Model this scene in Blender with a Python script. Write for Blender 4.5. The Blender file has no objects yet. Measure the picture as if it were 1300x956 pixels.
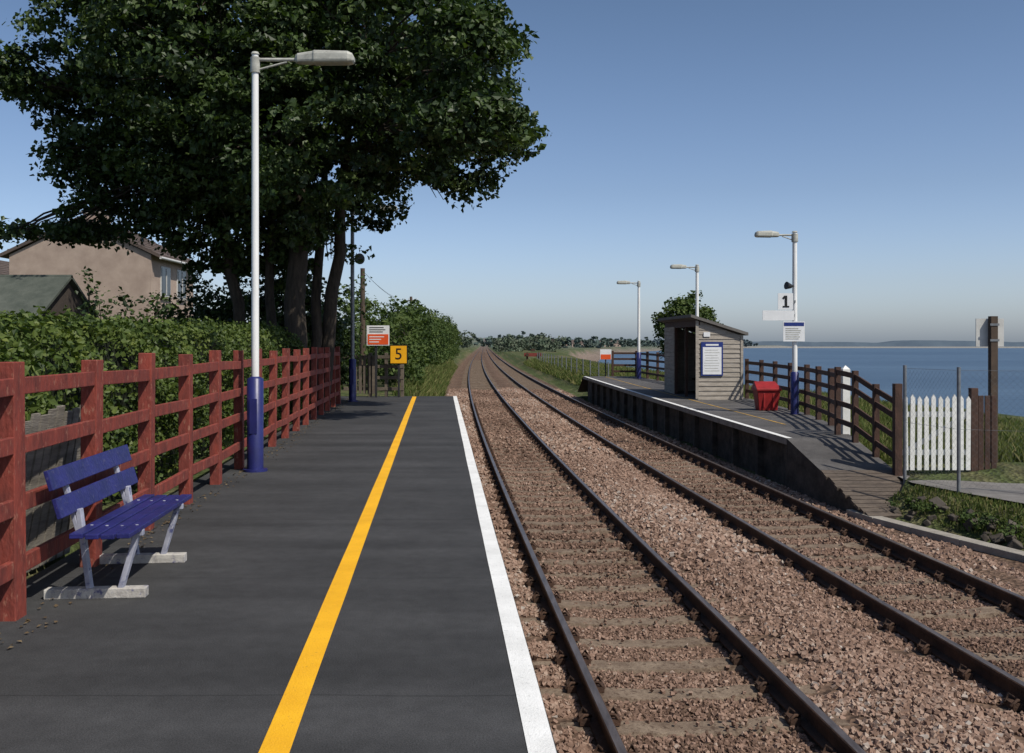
import bpy, math, random
import numpy as np
from mathutils import Vector, Matrix
random.seed(7); rng=np.random.default_rng(7)
scene=bpy.context.scene

# ------------------------------------------------------------ materials
def newmat(name):
    m=bpy.data.materials.new(name); m.use_nodes=True
    nt=m.node_tree; b=nt.nodes['Principled BSDF']; return m,nt,b
def N(nt,t,**kw):
    n=nt.nodes.new(t)
    for k,v in kw.items():
        if k in n.inputs: n.inputs[k].default_value=v
        else: setattr(n,k,v)
    return n
def mk(name,col,col2=None,scale=4,rough=.8,bump=0,bscale=60,metal=0,stretch=(1,1,1),lo=.35,hi=.65,spec=.3,third=None,tscale=80,tlo=.55):
    m,nt,b=newmat(name)
    b.inputs['Roughness'].default_value=rough; b.inputs['Metallic'].default_value=metal
    b.inputs['Specular IOR Level'].default_value=spec
    tc=N(nt,'ShaderNodeTexCoord'); mp=N(nt,'ShaderNodeMapping'); mp.inputs['Scale'].default_value=stretch
    nt.links.new(tc.outputs['Object'],mp.inputs['Vector'])
    if col2 is None: col2=tuple(c*.75 for c in col)
    no=N(nt,'ShaderNodeTexNoise',Scale=scale,Detail=8,Roughness=.65)
    nt.links.new(mp.outputs[0],no.inputs['Vector'])
    r=N(nt,'ShaderNodeValToRGB'); r.color_ramp.elements[0].position=lo; r.color_ramp.elements[1].position=hi
    r.color_ramp.elements[0].color=(*col2,1); r.color_ramp.elements[1].color=(*col,1)
    nt.links.new(no.outputs['Fac'],r.inputs[0]); out=r.outputs[0]
    if third is not None:
        n2=N(nt,'ShaderNodeTexNoise',Scale=tscale,Detail=3,Roughness=.7); nt.links.new(mp.outputs[0],n2.inputs['Vector'])
        r2=N(nt,'ShaderNodeValToRGB'); r2.color_ramp.elements[0].position=tlo; r2.color_ramp.elements[1].position=tlo+.13
        r2.color_ramp.elements[0].color=(0,0,0,1)
        nt.links.new(n2.outputs['Fac'],r2.inputs[0])
        mx=N(nt,'ShaderNodeMix',data_type='RGBA'); nt.links.new(r2.outputs[0],mx.inputs[0]); nt.links.new(out,mx.inputs[6]); mx.inputs[7].default_value=(*third,1)
        out=mx.outputs[2]
    nt.links.new(out,b.inputs['Base Color'])
    if bump:
        nb=N(nt,'ShaderNodeTexNoise',Scale=bscale,Detail=5); nt.links.new(mp.outputs[0],nb.inputs['Vector'])
        bp=N(nt,'ShaderNodeBump',Strength=bump,Distance=.02); nt.links.new(nb.outputs['Fac'],bp.inputs['Height']); nt.links.new(bp.outputs[0],b.inputs['Normal'])
    return m
def tintmat(name,cols,rough=.8,transl=0,spec=.2):
    m,nt,b=newmat(name); b.inputs['Roughness'].default_value=rough; b.inputs['Specular IOR Level'].default_value=spec
    at=N(nt,'ShaderNodeAttribute',attribute_name='tint'); r=N(nt,'ShaderNodeValToRGB')
    e=r.color_ramp.elements; n=len(cols)
    while len(e)<n: e.new(.5)
    for i,c in enumerate(cols): e[i].position=i/(n-1); e[i].color=(*c,1)
    nt.links.new(at.outputs['Fac'],r.inputs[0]); nt.links.new(r.outputs[0],b.inputs['Base Color'])
    if transl:
        t=N(nt,'ShaderNodeBsdfTranslucent'); mul=N(nt,'ShaderNodeMix',data_type='RGBA',blend_type='MULTIPLY'); mul.inputs[0].default_value=1
        nt.links.new(r.outputs[0],mul.inputs[6]); mul.inputs[7].default_value=(1.3,1.5,.5,1)
        nt.links.new(mul.outputs[2],t.inputs['Color'])
        ms=N(nt,'ShaderNodeMixShader'); ms.inputs[0].default_value=transl
        nt.links.new(b.outputs[0],ms.inputs[1]); nt.links.new(t.outputs[0],ms.inputs[2])
        nt.links.new(ms.outputs[0],nt.nodes['Material Output'].inputs[0])
    return m

# ------------------------------------------------------------ mesh builder
class MB:
    def __init__(s): s.v=[]; s.f=[]; s.m=[]; s.sm=[]
    def add(s,vs,fs,mat=0,smooth=False):
        o=len(s.v); s.v+= [tuple(v) for v in vs]
        for f in fs: s.f.append([i+o for i in f]); s.m.append(mat); s.sm.append(smooth)
    def box(s,c,size,mat=0,R=None):
        c=Vector(c); h=Vector(size)/2; R=R or Matrix.Identity(3)
        vs=[c+R@Vector((x*h.x,y*h.y,z*h.z)) for x in(-1,1) for y in(-1,1) for z in(-1,1)]
        s.add(vs,[(0,1,3,2),(4,6,7,5),(0,4,5,1),(2,3,7,6),(0,2,6,4),(1,5,7,3)],mat)
    def beam(s,p0,p1,w,h,mat=0,up=(0,0,1)):
        p0=Vector(p0);p1=Vector(p1); d=p1-p0; L=d.length; y=d.normalized(); x=y.cross(Vector(up)).normalized(); z=x.cross(y)
        s.box((p0+p1)/2,(w,L,h),mat,Matrix((x,y,z)).transposed())
    def tube(s,pts,rs,n=12,mat=0,caps=True):
        pts=[Vector(p) for p in pts]; vs=[];fs=[]
        if not hasattr(rs,'__len__'): rs=[rs]*len(pts)
        for i,p in enumerate(pts):
            t=(pts[min(i+1,len(pts)-1)]-pts[max(i-1,0)]).normalized()
            a=Vector((1,0,0)) if abs(t.x)<.9 else Vector((0,1,0))
            x=t.cross(a).normalized(); y=t.cross(x)
            for k in range(n):
                q=2*math.pi*k/n; vs.append(p+(x*math.cos(q)+y*math.sin(q))*rs[i])
        for i in range(len(pts)-1):
            for k in range(n):
                k2=(k+1)%n; fs.append((i*n+k,i*n+k2,(i+1)*n+k2,(i+1)*n+k))
        s.add(vs,fs,mat,True)
        if caps:
            s.add(vs[:n],[tuple(range(n))],mat); s.add(vs[-n:],[tuple(range(n))[::-1]],mat)
    def prism(s,poly,z0,z1,mat=0,top=None):
        n=len(poly)
        vs=[(p[0],p[1],z0) for p in poly]+[(p[0],p[1],z1) for p in poly]
        s.add(vs,[tuple(range(n))[::-1]]+[(i,(i+1)%n,n+(i+1)%n,n+i) for i in range(n)],mat)
        s.add(vs[n:],[tuple(range(n))],mat if top is None else top)
    def done(s,name,mats,origin=(0,0,0),bevel=0,parent=None):
        me=bpy.data.meshes.new(name); o=Vector(origin)
        me.from_pydata([tuple(Vector(v)-o) for v in s.v],[],s.f)
        for m in mats: me.materials.append(m)
        me.polygons.foreach_set('material_index',s.m); me.polygons.foreach_set('use_smooth',s.sm); me.update()
        ob=bpy.data.objects.new(name,me); ob.location=o; scene.collection.objects.link(ob)
        if bevel:
            b=ob.modifiers.new('bev','BEVEL'); b.width=bevel; b.segments=2; b.limit_method='ANGLE'; b.angle_limit=math.radians(50)
        if parent: ob.parent=parent; ob.location=o-parent.location
        return ob
def npmesh(name,V,F,mat,tint=None,smooth=False,parent=None):
    me=bpy.data.meshes.new(name); k=F.shape[1]
    me.vertices.add(len(V)); me.vertices.foreach_set('co',V.astype(np.float32).ravel())
    me.loops.add(F.size); me.loops.foreach_set('vertex_index',F.astype(np.int32).ravel())
    me.polygons.add(len(F)); me.polygons.foreach_set('loop_start',np.arange(0,F.size,k,dtype=np.int32))
    try: me.polygons.foreach_set('loop_total',np.full(len(F),k,dtype=np.int32))
    except Exception: pass
    me.polygons.foreach_set('use_smooth',np.full(len(F),smooth))
    me.update(calc_edges=True)
    if tint is not None:
        a=me.attributes.new('tint','FLOAT','POINT'); a.data.foreach_set('value',tint.astype(np.float32))
    me.materials.append(mat); ob=bpy.data.objects.new(name,me); scene.collection.objects.link(ob)
    if parent: ob.parent=parent; ob.matrix_parent_inverse=Matrix.Translation(-parent.location)
    return ob
def unit(a): return a/np.maximum(np.linalg.norm(a,axis=1,keepdims=True),1e-6)
def leafgeo(C,size,bias,tint,jit=.3,wide=.8):
    n=len(C); nor=unit(rng.normal(size=(n,3))*.75+bias)
    t=unit(np.cross(nor,rng.normal(size=(n,3)))); b=np.cross(nor,t)
    s=(size*(1+jit*rng.normal(size=n)).clip(.45,1.8))[:,None]
    V=np.stack([C-t*s*.5, C+b*s*wide*.5+nor*s*.12+t*s*.08, C+t*s*.5, C-b*s*wide*.5+nor*s*.12+t*s*.08],1).reshape(-1,3)
    F=np.arange(n*4).reshape(n,4); return V,F,np.repeat(tint,4)
def foliage(name,lobes,leaves,size,mat,clump=.5,per=60,parent=None,flat=.6,shell=.55,up=.55):
    L=np.array(lobes,float); w=(L[:,3]*L[:,4]+L[:,4]*L[:,5]+L[:,3]*L[:,5]); w=w/w.sum()
    nc=max(1,leaves//per); idx=rng.choice(len(L),nc,p=w)
    d=unit(rng.normal(size=(nc,3))); rr=(shell+(1.05-shell)*rng.random(nc)**.7)[:,None]
    cc=L[idx,:3]+d*L[idx,3:6]*rr
    k=rng.integers(int(per*.5),int(per*1.5)+1,nc); ci=np.repeat(np.arange(nc),k); n=len(ci)
    cr=clump*(.55+.9*rng.random(nc))
    off=unit(rng.normal(size=(n,3)))*(rng.random(n)**.45)[:,None]*cr[ci][:,None]*np.array([1,1,flat])
    P=cc[ci]+off
    tint=np.clip(.5+.2*rng.normal(size=nc)[ci]+.16*rng.normal(size=n),0,1)
    V,F,T=leafgeo(P,size,d[ci]*.5+np.array([0,0,up]),tint)
    return npmesh(name,V,F,mat,T,parent=parent)

# ------------------------------------------------------------ layout functions (metres; platform surface z=0, railhead z=-0.92)
def xl(d): return 1.2-.028*d-3.3*(1-np.exp(-d/60.))
def hd(d): return -.028-.055*math.exp(-d/60.)
RT=-.92
fenceX=lambda d:-2.52-.0835*d
edgeX=lambda d:.467-.0702*d
def coast(d): return np.interp(d,[-50,0,30,45,60,100,150,250,365,500,700,1000,1500,1800,4000],[45,32,22,17,13,10,10,13,18,32,60,130,290,420,1400])
def backX(d): return np.interp(d,[16,17.3,19,20,22,25,30,36,42,48.6],[6.45,6.7,6.55,6.75,7.1,7.45,7.5,7.2,6.7,6.1])
def zR(d): return -.15+(d-19)/29.6*.23
def smooth(t): t=np.clip(t,0,1); return t*t*(3-2*t)
def bedz(u):
    tr=np.exp(-((u-.75)/.62)**4)+np.exp(-((u-4.02)/.62)**4)
    return -1.115+.10*np.exp(-((u-2.4)/.5)**2)+.03*np.exp(-((u+.4)/.3)**2)-.02*tr
def terr(X,d):
    u=X-xl(d); z=bedz(u)
    zl=-1.1+ (1.05)*smooth((-u-1.0)/1.6)
    z=np.where(u<-.9,np.where(d<33,np.where(X<fenceX(d)-.28,-.04,-1.12),zl),z)
    L=5.6+(15.9-d)*.3
    zr=np.where(d<16.5,-1.08+.43*smooth((X-L)/.9), np.where(d<49,np.where(X<backX(d)-.1,-1.12,-.55+.1*smooth((X-7.5)/2)),-1.05+.6*smooth((u-5.8)/2.2)))
    zr=zr-.55*smooth((X-9)/9)
    z=np.where(u>5.3,zr,z)
    s=X-coast(d)
    drop=-3.6*smooth(s/7)-.9*smooth((s-4)/20)-4*smooth((s-20)/40)
    z=np.where(s>0,z+drop,z)
    spit=smooth((d-1650)/100)*smooth((2200-d)/100)*smooth((X-150)/100)*smooth((1700-X)/200)
    z=np.maximum(z,-9+5.6*spit)
    far=smooth((d-400)/1500)*smooth((-(X-coast(d)*.6))/300)
    return z+14*far

M={}
M['concrete']=mk('concrete',(.34,.31,.27),(.22,.2,.17),3,.9,.4,40)
M['redwood']=mk('red_stained_wood',(.25,.05,.034),(.12,.03,.024),3,.75,.4,14,stretch=(3,3,1.2),third=(.30,.13,.09),tscale=9,tlo=.58)
M['darkwood']=mk('dark_brown_wood',(.085,.045,.032),(.045,.026,.02),4,.75,.4,20,stretch=(2,2,1))
M['greywood']=mk('weathered_grey_wood',(.40,.36,.31),(.25,.22,.185),5,.85,.4,30,stretch=(.5,.5,4))
M['boards']=mk('old_boards',(.14,.11,.085),(.07,.055,.045),5,.85,.5,30,stretch=(1,4,1))
M['white']=mk('white_paint',(.78,.78,.75),(.64,.64,.6),6,.5,.1,30)
M['polewhite']=mk('white_pole_paint',(.80,.80,.79),(.66,.66,.64),2,.4,.05,30,stretch=(3,3,.6),third=(.45,.42,.38),tscale=9,tlo=.68)
M['blue']=mk('navy_blue_paint',(.018,.022,.13),(.014,.017,.09),5,.4,.05,30,spec=.5,third=(.06,.07,.15),tscale=14,tlo=.66)
M['benchblue']=mk('bench_blue_paint',(.024,.025,.15),(.015,.018,.09),6,.45,.25,30,third=(.08,.08,.16),tscale=30,tlo=.6)
M['lampgrey']=mk('lamp_grey',(.46,.46,.41),(.28,.28,.25),8,.5)
M['lens']=mk('lamp_lens',(.5,.5,.44),(.38,.38,.33),12,.25)
M['galv']=mk('galvanised_steel',(.25,.26,.27),(.16,.17,.18),10,.5,metal=.5)
M['darkmetal']=mk('dark_metal',(.03,.03,.032),None,10,.5)
M['red']=mk('red_plastic',(.33,.02,.02),(.2,.015,.015),5,.55)
M['orange']=mk('orange_sign',(.75,.10,.02),(.65,.08,.02),5,.5)
M['yellowsign']=mk('yellow_sign',(.85,.42,.01),(.75,.36,.01),5,.5)
M['black']=mk('black_paint',(.012,.012,.012),None,5,.5)
M['signwhite']=mk('sign_white',(.75,.76,.76),(.66,.67,.68),4,.45)
M['signgrey']=mk('sign_back_grey',(.56,.56,.54),(.46,.46,.44),6,.5)
M['signblue']=mk('sign_blue',(.02,.04,.2),None,4,.45)
M['rust']=mk('rusty_rail',(.085,.045,.028),(.04,.024,.017),8,.8,.3,60)
M['railtop']=mk('rail_head',(.24,.19,.16),(.12,.09,.07),3,.38,metal=.7,stretch=(6,1,1))
M['sleeper']=mk('concrete_sleeper',(.235,.18,.13),(.13,.092,.065),5,.9,.5,50,third=(.08,.052,.036),tscale=22,tlo=.52)
M['bark']=mk('bark',(.07,.055,.042),(.03,.024,.018),5,.9,.8,20,stretch=(3,3,.7))
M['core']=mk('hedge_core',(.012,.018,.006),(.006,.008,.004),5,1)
M['harl']=mk('harled_wall',(.42,.33,.27),(.32,.245,.20),1.5,.95,.4,60)
M['roof']=mk('roof_tiles',(.12,.09,.075),(.07,.055,.05),3,.85,.4,15)
M['felt']=mk('shed_felt',(.09,.10,.085),(.05,.06,.05),3,.95,.3,60)
M['shedwood']=mk('shed_boards',(.07,.055,.045),(.04,.032,.028),4,.9,.3,20)
M['glass']=mk('window_glass',(.03,.035,.045),None,4,.1,spec=.8)
M['chim']=mk('chimney_pot',(.35,.09,.05),None,4,.8)
M['telepole']=mk('telegraph_wood',(.10,.07,.05),(.06,.045,.035),4,.9)
M['stone']=mk('platform_stone',(.10,.085,.07),(.04,.034,.028),2.5,.95,.6,12,stretch=(1,1,1.5))
def asphalt(name,base,seam=2.35):
    m,nt,b=newmat(name); b.inputs['Roughness'].default_value=.85; b.inputs['Specular IOR Level'].default_value=.3
    tc=N(nt,'ShaderNodeTexCoord'); L=nt.links.new
    n1=N(nt,'ShaderNodeTexNoise',Scale=.9,Detail=7,Roughness=.65); L(tc.outputs['Object'],n1.inputs['Vector'])
    mp=N(nt,'ShaderNodeMapping'); mp.inputs['Scale'].default_value=(.12,1.3,1); mp.inputs['Rotation'].default_value=(0,0,.07); L(tc.outputs['Object'],mp.inputs['Vector'])
    n2=N(nt,'ShaderNodeTexNoise',Scale=1.2,Detail=4); L(mp.outputs[0],n2.inputs['Vector'])
    n3=N(nt,'ShaderNodeTexNoise',Scale=120,Detail=3,Roughness=.8); L(tc.outputs['Object'],n3.inputs['Vector'])
    n4=N(nt,'ShaderNodeTexNoise',Scale=9,Detail=4,Roughness=.6); L(tc.outputs['Object'],n4.inputs['Vector'])
    def mr(src,a,c,lo,hi):
        q=N(nt,'ShaderNodeMapRange'); q.inputs[1].default_value=a;q.inputs[2].default_value=c;q.inputs[3].default_value=lo;q.inputs[4].default_value=hi; L(src,q.inputs[0]); return q.outputs[0]
    a=mr(n1.outputs['Fac'],.3,.7,.78,1.25); c=mr(n2.outputs['Fac'],.35,.65,.78,1.18); e=mr(n3.outputs['Fac'],.3,.75,.5,1.7); g=mr(n4.outputs['Fac'],.35,.65,.9,1.1)
    def mul(x,y):
        q=N(nt,'ShaderNodeMath',operation='MULTIPLY'); L(x,q.inputs[0]); L(y,q.inputs[1]); return q.outputs[0]
    v=mul(mul(mul(a,c),e),g)
    sp=N(nt,'ShaderNodeSeparateXYZ'); L(tc.outputs['Object'],sp.inputs[0])
    nw=N(nt,'ShaderNodeTexNoise',Scale=1.5,Detail=3); L(tc.outputs['Object'],nw.inputs['Vector'])
    w=N(nt,'ShaderNodeMath',operation='MULTIPLY_ADD'); L(nw.outputs['Fac'],w.inputs[0]); w.inputs[1].default_value=.06; L(sp.outputs[1],w.inputs[2])
    w2=N(nt,'ShaderNodeMath',operation='DIVIDE'); L(w.outputs[0],w2.inputs[0]); w2.inputs[1].default_value=seam
    fr=N(nt,'ShaderNodeMath',operation='FRACT'); L(w2.outputs[0],fr.inputs[0])
    sm=mr(fr.outputs[0],0,.009,.5,1.0); v=mul(v,sm)
    sc=N(nt,'ShaderNodeVectorMath',operation='SCALE'); sc.inputs[0].default_value=base; L(v,sc.inputs['Scale']); L(sc.outputs[0],b.inputs['Base Color'])
    bp=N(nt,'ShaderNodeBump',Strength=.5,Distance=.008); L(n3.outputs['Fac'],bp.inputs['Height']); L(bp.outputs[0],b.inputs['Normal'])
    return m
M['asphalt']=asphalt('asphalt',(.040,.040,.041))
M['asphaltR']=asphalt('asphalt_worn',(.085,.08,.078),4.)
M['pathmat']=mk('path_grit',(.19,.18,.17),(.13,.12,.115),3,.95,.5,80)
M['linewhite']=mk('line_white_paint',(.80,.80,.78),(.66,.66,.64),3,.7,.3,120,third=(.42,.42,.41),tscale=45,tlo=.6)
M['lineyellow']=mk('line_yellow_paint',(.85,.45,.015),(.72,.36,.012),2,.7,.3,120,third=(.38,.2,.03),tscale=55,tlo=.62)
M['lineyellow2']=mk('worn_yellow_paint',(.50,.29,.05),(.22,.155,.07),4,.8,.3,120)
leafM=tintmat('sycamore_leaf',[(.012,.025,.007),(.026,.048,.012),(.046,.078,.02),(.075,.11,.03)],.5,.2,spec=.35)
hedgeM=tintmat('hedge_leaf',[(.02,.04,.008),(.05,.08,.015),(.085,.12,.023),(.13,.16,.033)],.55,.2,spec=.3)
bushM=tintmat('bush_leaf',[(.02,.035,.01),(.042,.07,.018),(.068,.10,.027),(.10,.13,.04)],.7,.2)
farM=tintmat('hazed_distant_leaf',[(.05,.075,.05),(.075,.10,.065),(.10,.125,.085),(.125,.14,.10)],.9)  # aerial haze put into this and the next leaf colours
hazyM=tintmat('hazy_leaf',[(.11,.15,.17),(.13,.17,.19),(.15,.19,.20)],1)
grassM=tintmat('grass_blade',[(.05,.085,.02),(.09,.12,.03),(.16,.17,.06),(.25,.21,.1)],.8,.2)
stoneM=tintmat('ballast_stone',[(.095,.06,.043),(.17,.107,.078),(.255,.167,.125),(.325,.235,.182),(.38,.34,.30)],.9)

# ------------------------------------------------------------ terrain
ds=np.unique(np.concatenate([np.arange(-12,60,.5),np.arange(60,140,4),np.arange(140,600,20),np.arange(600,2600,60),np.arange(2600,5200,400)]))
us=np.unique(np.concatenate([-np.geomspace(12,3500,28),np.arange(-12,-1.2,.6),np.arange(-1.2,6,.15),np.arange(6,12,.3),np.arange(12,60,2),np.arange(60,200,10),np.geomspace(200,3500,28)]))
D,U=np.meshgrid(ds,us,indexing='ij'); X=U+xl(D); Z=terr(X,D)
Z+= np.where((U>5.6)|(U<-6),.05*np.sin(X*1.7+D*.9)*np.sin(D*1.3-X*.6),0)*(np.abs(X)<300)
V=np.stack([X,D,Z],-1).reshape(-1,3); nr,ncn=D.shape
i=np.arange(nr-1)[:,None]*ncn+np.arange(ncn-1)[None,:]
F=np.stack([i,i+1,i+ncn+1,i+ncn],-1).reshape(-1,4)
gm,nt,b=newmat('ground_soil_grass')
me_t=npmesh('ground',V,F,gm,smooth=True)
col=np.zeros((nr,ncn,4)); col[...,3]=1
grass=np.array([.075,.095,.035]); bal=np.array([.16,.105,.075]); sand=np.array([.40,.33,.26]); rock=np.array([.2,.13,.10]); dry=np.array([.17,.15,.08])
s_=X-coast(D); base=np.where(rng.random(X.shape)[...,None]<.3,dry*.6+grass*.4,grass)
isb=((U>-1.6)&(U<5.5))|((D<17)&(X<5.6+(15.9-D)*.3)&(U>0))
base=np.where(isb[...,None],bal,base)
base=np.where(((s_>3)&(D<1200))[...,None],rock*.5+sand*.35,base)
base=np.where(((D>1600)&(s_>0))[...,None],sand,base)
haze_mix=np.clip((D-250)/2500,0,.6)[...,None]; base=base*(1-haze_mix)+np.array([.24,.26,.26])*haze_mix  # distance haze blended into the ground colour
col[...,:3]=base
ca=me_t.data.color_attributes.new('zone','FLOAT_COLOR','POINT'); ca.data.foreach_set('color',col.reshape(-1).astype(np.float32))
b.inputs['Roughness'].default_value=.95; b.inputs['Specular IOR Level'].default_value=.1
at=N(nt,'ShaderNodeAttribute',attribute_name='zone'); tc=N(nt,'ShaderNodeTexCoord')
vo=N(nt,'ShaderNodeTexVoronoi',Scale=16); nt.links.new(tc.outputs['Object'],vo.inputs['Vector'])
no=N(nt,'ShaderNodeTexNoise',Scale=.8,Detail=9,Roughness=.7); nt.links.new(tc.outputs['Object'],no.inputs['Vector'])
ad=N(nt,'ShaderNodeMath',operation='MULTIPLY_ADD'); nt.links.new(no.outputs['Fac'],ad.inputs[0]); ad.inputs[1].default_value=1.6; ad.inputs[2].default_value=.0
sc=N(nt,'ShaderNodeSeparateColor'); nt.links.new(vo.outputs['Color'],sc.inputs[0])
m2=N(nt,'ShaderNodeMath',operation='MULTIPLY_ADD'); nt.links.new(sc.outputs[0],m2.inputs[0]); m2.inputs[1].default_value=.7; m2.inputs[2].default_value=.65
m3=N(nt,'ShaderNodeMath',operation='MULTIPLY'); nt.links.new(ad.outputs[0],m3.inputs[0]); nt.links.new(m2.outputs[0],m3.inputs[1])
vs=N(nt,'ShaderNodeVectorMath',operation='SCALE'); nt.links.new(at.outputs['Color'],vs.inputs[0]); nt.links.new(m3.outputs[0],vs.inputs['Scale']); nt.links.new(vs.outputs[0],b.inputs['Base Color'])
bp=N(nt,'ShaderNodeBump',Strength=.8,Distance=.05); nt.links.new(vo.outputs['Distance'],bp.inputs['Height']); nt.links.new(bp.outputs[0],b.inputs['Normal'])

# ------------------------------------------------------------ sea
sm,nt,b=newmat('sea_water'); b.inputs['Roughness'].default_value=.35; b.inputs['Specular IOR Level'].default_value=.3
tc=N(nt,'ShaderNodeTexCoord'); mp=N(nt,'ShaderNodeMapping'); mp.inputs['Scale'].default_value=(.25,1,1); nt.links.new(tc.outputs['Object'],mp.inputs[0])
no=N(nt,'ShaderNodeTexNoise',Scale=.35,Detail=8,Roughness=.6); nt.links.new(mp.outputs[0],no.inputs['Vector'])
bp=N(nt,'ShaderNodeBump',Strength=.8,Distance=.6); nt.links.new(no.outputs['Fac'],bp.inputs['Height']); nt.links.new(bp.outputs[0],b.inputs['Normal'])
r=N(nt,'ShaderNodeValToRGB'); r.color_ramp.elements[0].color=(.026,.055,.098,1); r.color_ramp.elements[1].color=(.055,.097,.15,1)
r.color_ramp.elements[0].position=.35; r.color_ramp.elements[1].position=.65
n5=N(nt,'ShaderNodeTexNoise',Scale=.02,Detail=8,Roughness=.65); nt.links.new(mp.outputs[0],n5.inputs['Vector']); nt.links.new(n5.outputs['Fac'],r.inputs[0]); nt.links.new(r.outputs[0],b.inputs['Base Color'])
w=MB(); w.add([(-3000,-200,-5),(9000,-200,-5),(9000,9000,-5),(-3000,9000,-5)],[(0,1,2,3)]); w.done('sea',[sm])
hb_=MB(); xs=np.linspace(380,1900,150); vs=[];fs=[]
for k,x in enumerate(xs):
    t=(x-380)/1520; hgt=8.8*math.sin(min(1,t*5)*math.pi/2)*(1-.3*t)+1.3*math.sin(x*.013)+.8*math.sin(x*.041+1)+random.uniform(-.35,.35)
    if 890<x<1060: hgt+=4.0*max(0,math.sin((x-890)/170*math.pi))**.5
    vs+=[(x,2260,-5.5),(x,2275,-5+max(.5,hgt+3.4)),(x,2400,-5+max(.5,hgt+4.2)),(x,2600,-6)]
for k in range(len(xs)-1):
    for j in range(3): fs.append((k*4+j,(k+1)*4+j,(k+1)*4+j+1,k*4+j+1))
hb_.add(vs,fs,0,True); hb_.done('headland',[mk('hazed_headland_woods',(.085,.115,.145),(.06,.085,.115),.02,1)])  # bluish base colour has aerial haze painted in

# ------------------------------------------------------------ left platform
pl=MB()
poly=[(fenceX(-4)-.3,-4),(edgeX(-4),-4),(edgeX(31.6),31.6),(fenceX(31.6)-.3,31.6)]
pl.prism(poly,-1.4,0,1,top=0)
pl.add([(fenceX(31.6)-.3,31.6,0),(edgeX(31.6),31.6,0),(edgeX(36.5),36.5,-.95),(fenceX(36.5)-.3,36.5,-.95),(edgeX(31.6),31.6,-1.4),(edgeX(36.5),36.5,-1.4)],[(0,1,2,3),(1,4,5,2)],0)
# remove coincident top duplicate: keep only the surface face with material 0
dup=[q for q in range(len(pl.f)) if False]
plat=pl.done('station_platform',[M['asphalt'],M['stone']])
def ribbon(name,f,w,d0,d1,z,mat,step=.9,j=.002):
    b=MB(); n=int((d1-d0)/step)+1; vs=[];fs=[]
    for k in range(n+1):
        d=d0+(d1-d0)*k/n; x=f(d); zz=z(d) if callable(z) else z
        vs+=[(x-w/2+random.uniform(-j,j),d,zz),(x+w/2+random.uniform(-j,j),d,zz)]
    for k in range(n): fs.append((2*k,2*k+1,2*k+3,2*k+2))
    b.add(vs,fs); return b.done(name,[mat])
ribbon('platform_edge_line',lambda d:edgeX(d)-.062,.115,-4,31.58,.004,M['linewhite'])
ribbon('platform_yellow_line',lambda d:-.65-.0772*d,.125,-4,31.3,.004,M['lineyellow'])

# ------------------------------------------------------------ right platform
def strip(b,fa,fb,z,d0,d1,n,mat):
    vs=[];fs=[]
    for k in range(n+1):
        d=d0+(d1-d0)*k/n; vs+=[(fa(d),d,z(d)),(fb(d),d,z(d))]
    for k in range(n): fs.append((2*k,2*k+1,2*k+3,2*k+2))
    b.add(vs,fs,mat)
def wall(b,fa,z0,z1,d0,d1,n,mat):
    vs=[];fs=[]
    for k in range(n+1):
        d=d0+(d1-d0)*k/n; vs+=[(fa(d),d,z0(d)),(fa(d),d,z1(d))]
    for k in range(n): fs.append((2*k,2*k+1,2*k+3,2*k+2))
    b.add(vs,fs,mat)
eR=lambda d:float(xl(d))+5.47
bR=lambda d:float(backX(d))
r_=MB()
strip(r_,eR,bR,zR,19,48.6,40,0)
wall(r_,eR,lambda d:zR(d)-.12,zR,19,48.6,40,1)
strip(r_,eR,lambda d:eR(d)+.22,lambda d:zR(d)-.12,19,48.6,40,1)
wall(r_,lambda d:eR(d)+.22,lambda d:-1.4,lambda d:zR(d)-.12,19,48.6,40,2)
wall(r_,bR,lambda d:-1.4,zR,19,48.6,40,2)
d=19.4
while d<48:
    r_.box((eR(d)+.17,d,-.72),(.12,.22,1.1),2); d+=1.8
r_.add([(eR(48.6),48.6,.08),(bR(48.6),48.6,.08),(bR(51),51,-.8),(eR(51),51,-.8)],[(0,1,2,3)],0)
r_.add([(eR(19),19,-1.4),(bR(19),19,-1.4),(bR(19),19,-.151),(eR(19),19,-.151)],[(0,1,2,3)],2)
zr=lambda d:-.15-.85*(19-d)/3.7
r_.add([(eR(19),19,-.15),(bR(19),19,-.15),(6.65,17.3,zr(17.3)),(eR(17.3),17.3,zr(17.3))],[(0,3,2,1)],0)
r_.add([(eR(19),19,-.15),(eR(17.3),17.3,zr(17.3)),(eR(15.3),15.3,-1.0),(eR(15.3),15.3,-1.3),(eR(19),19,-1.3)],[(0,1,2,3,4)],2)
r_.add([(6.65,17.3,zr(17.3)),(6.3,15.3,-1.),(6.3,15.3,-1.3),(6.65,17.3,-1.3)],[(0,1,2,3)],2)
for k in range(12):
    d0=17.28-k*.166; dm=d0-.083
    za=zr(dm); x0=eR(dm)+random.uniform(-.04,.02); x1=6.65-(17.3-dm)*.17+random.uniform(-.04,.06)
    r_.beam((x0,dm,za-.01),(x1,dm,za-.01),.150,.05,3,up=(0,-.22,.97))
r_.done('station_platform',[M['asphaltR'],M['concrete'],M['stone'],M['boards']])
ribbon('platform_edge_line',lambda d:eR(d)+.07,.12,19.05,48.5,lambda d:zR(d)+.005,M['linewhite'])
ribbon('platform_yellow_line',lambda d:eR(d)+1.0,.06,22,48,lambda d:zR(d)+.005,M['lineyellow2'])
k_=MB(); pts=[(5.45,15.95),(5.6,15.2),(5.85,14.4),(6.15,13.5),(6.5,12.5),(7.0,11.0),(7.6,9.2)]
for a,c in zip(pts[:-1],pts[1:]): k_.beam((a[0],a[1],-1.04),(c[0],c[1],-1.04),.22,.1,0)
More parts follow.
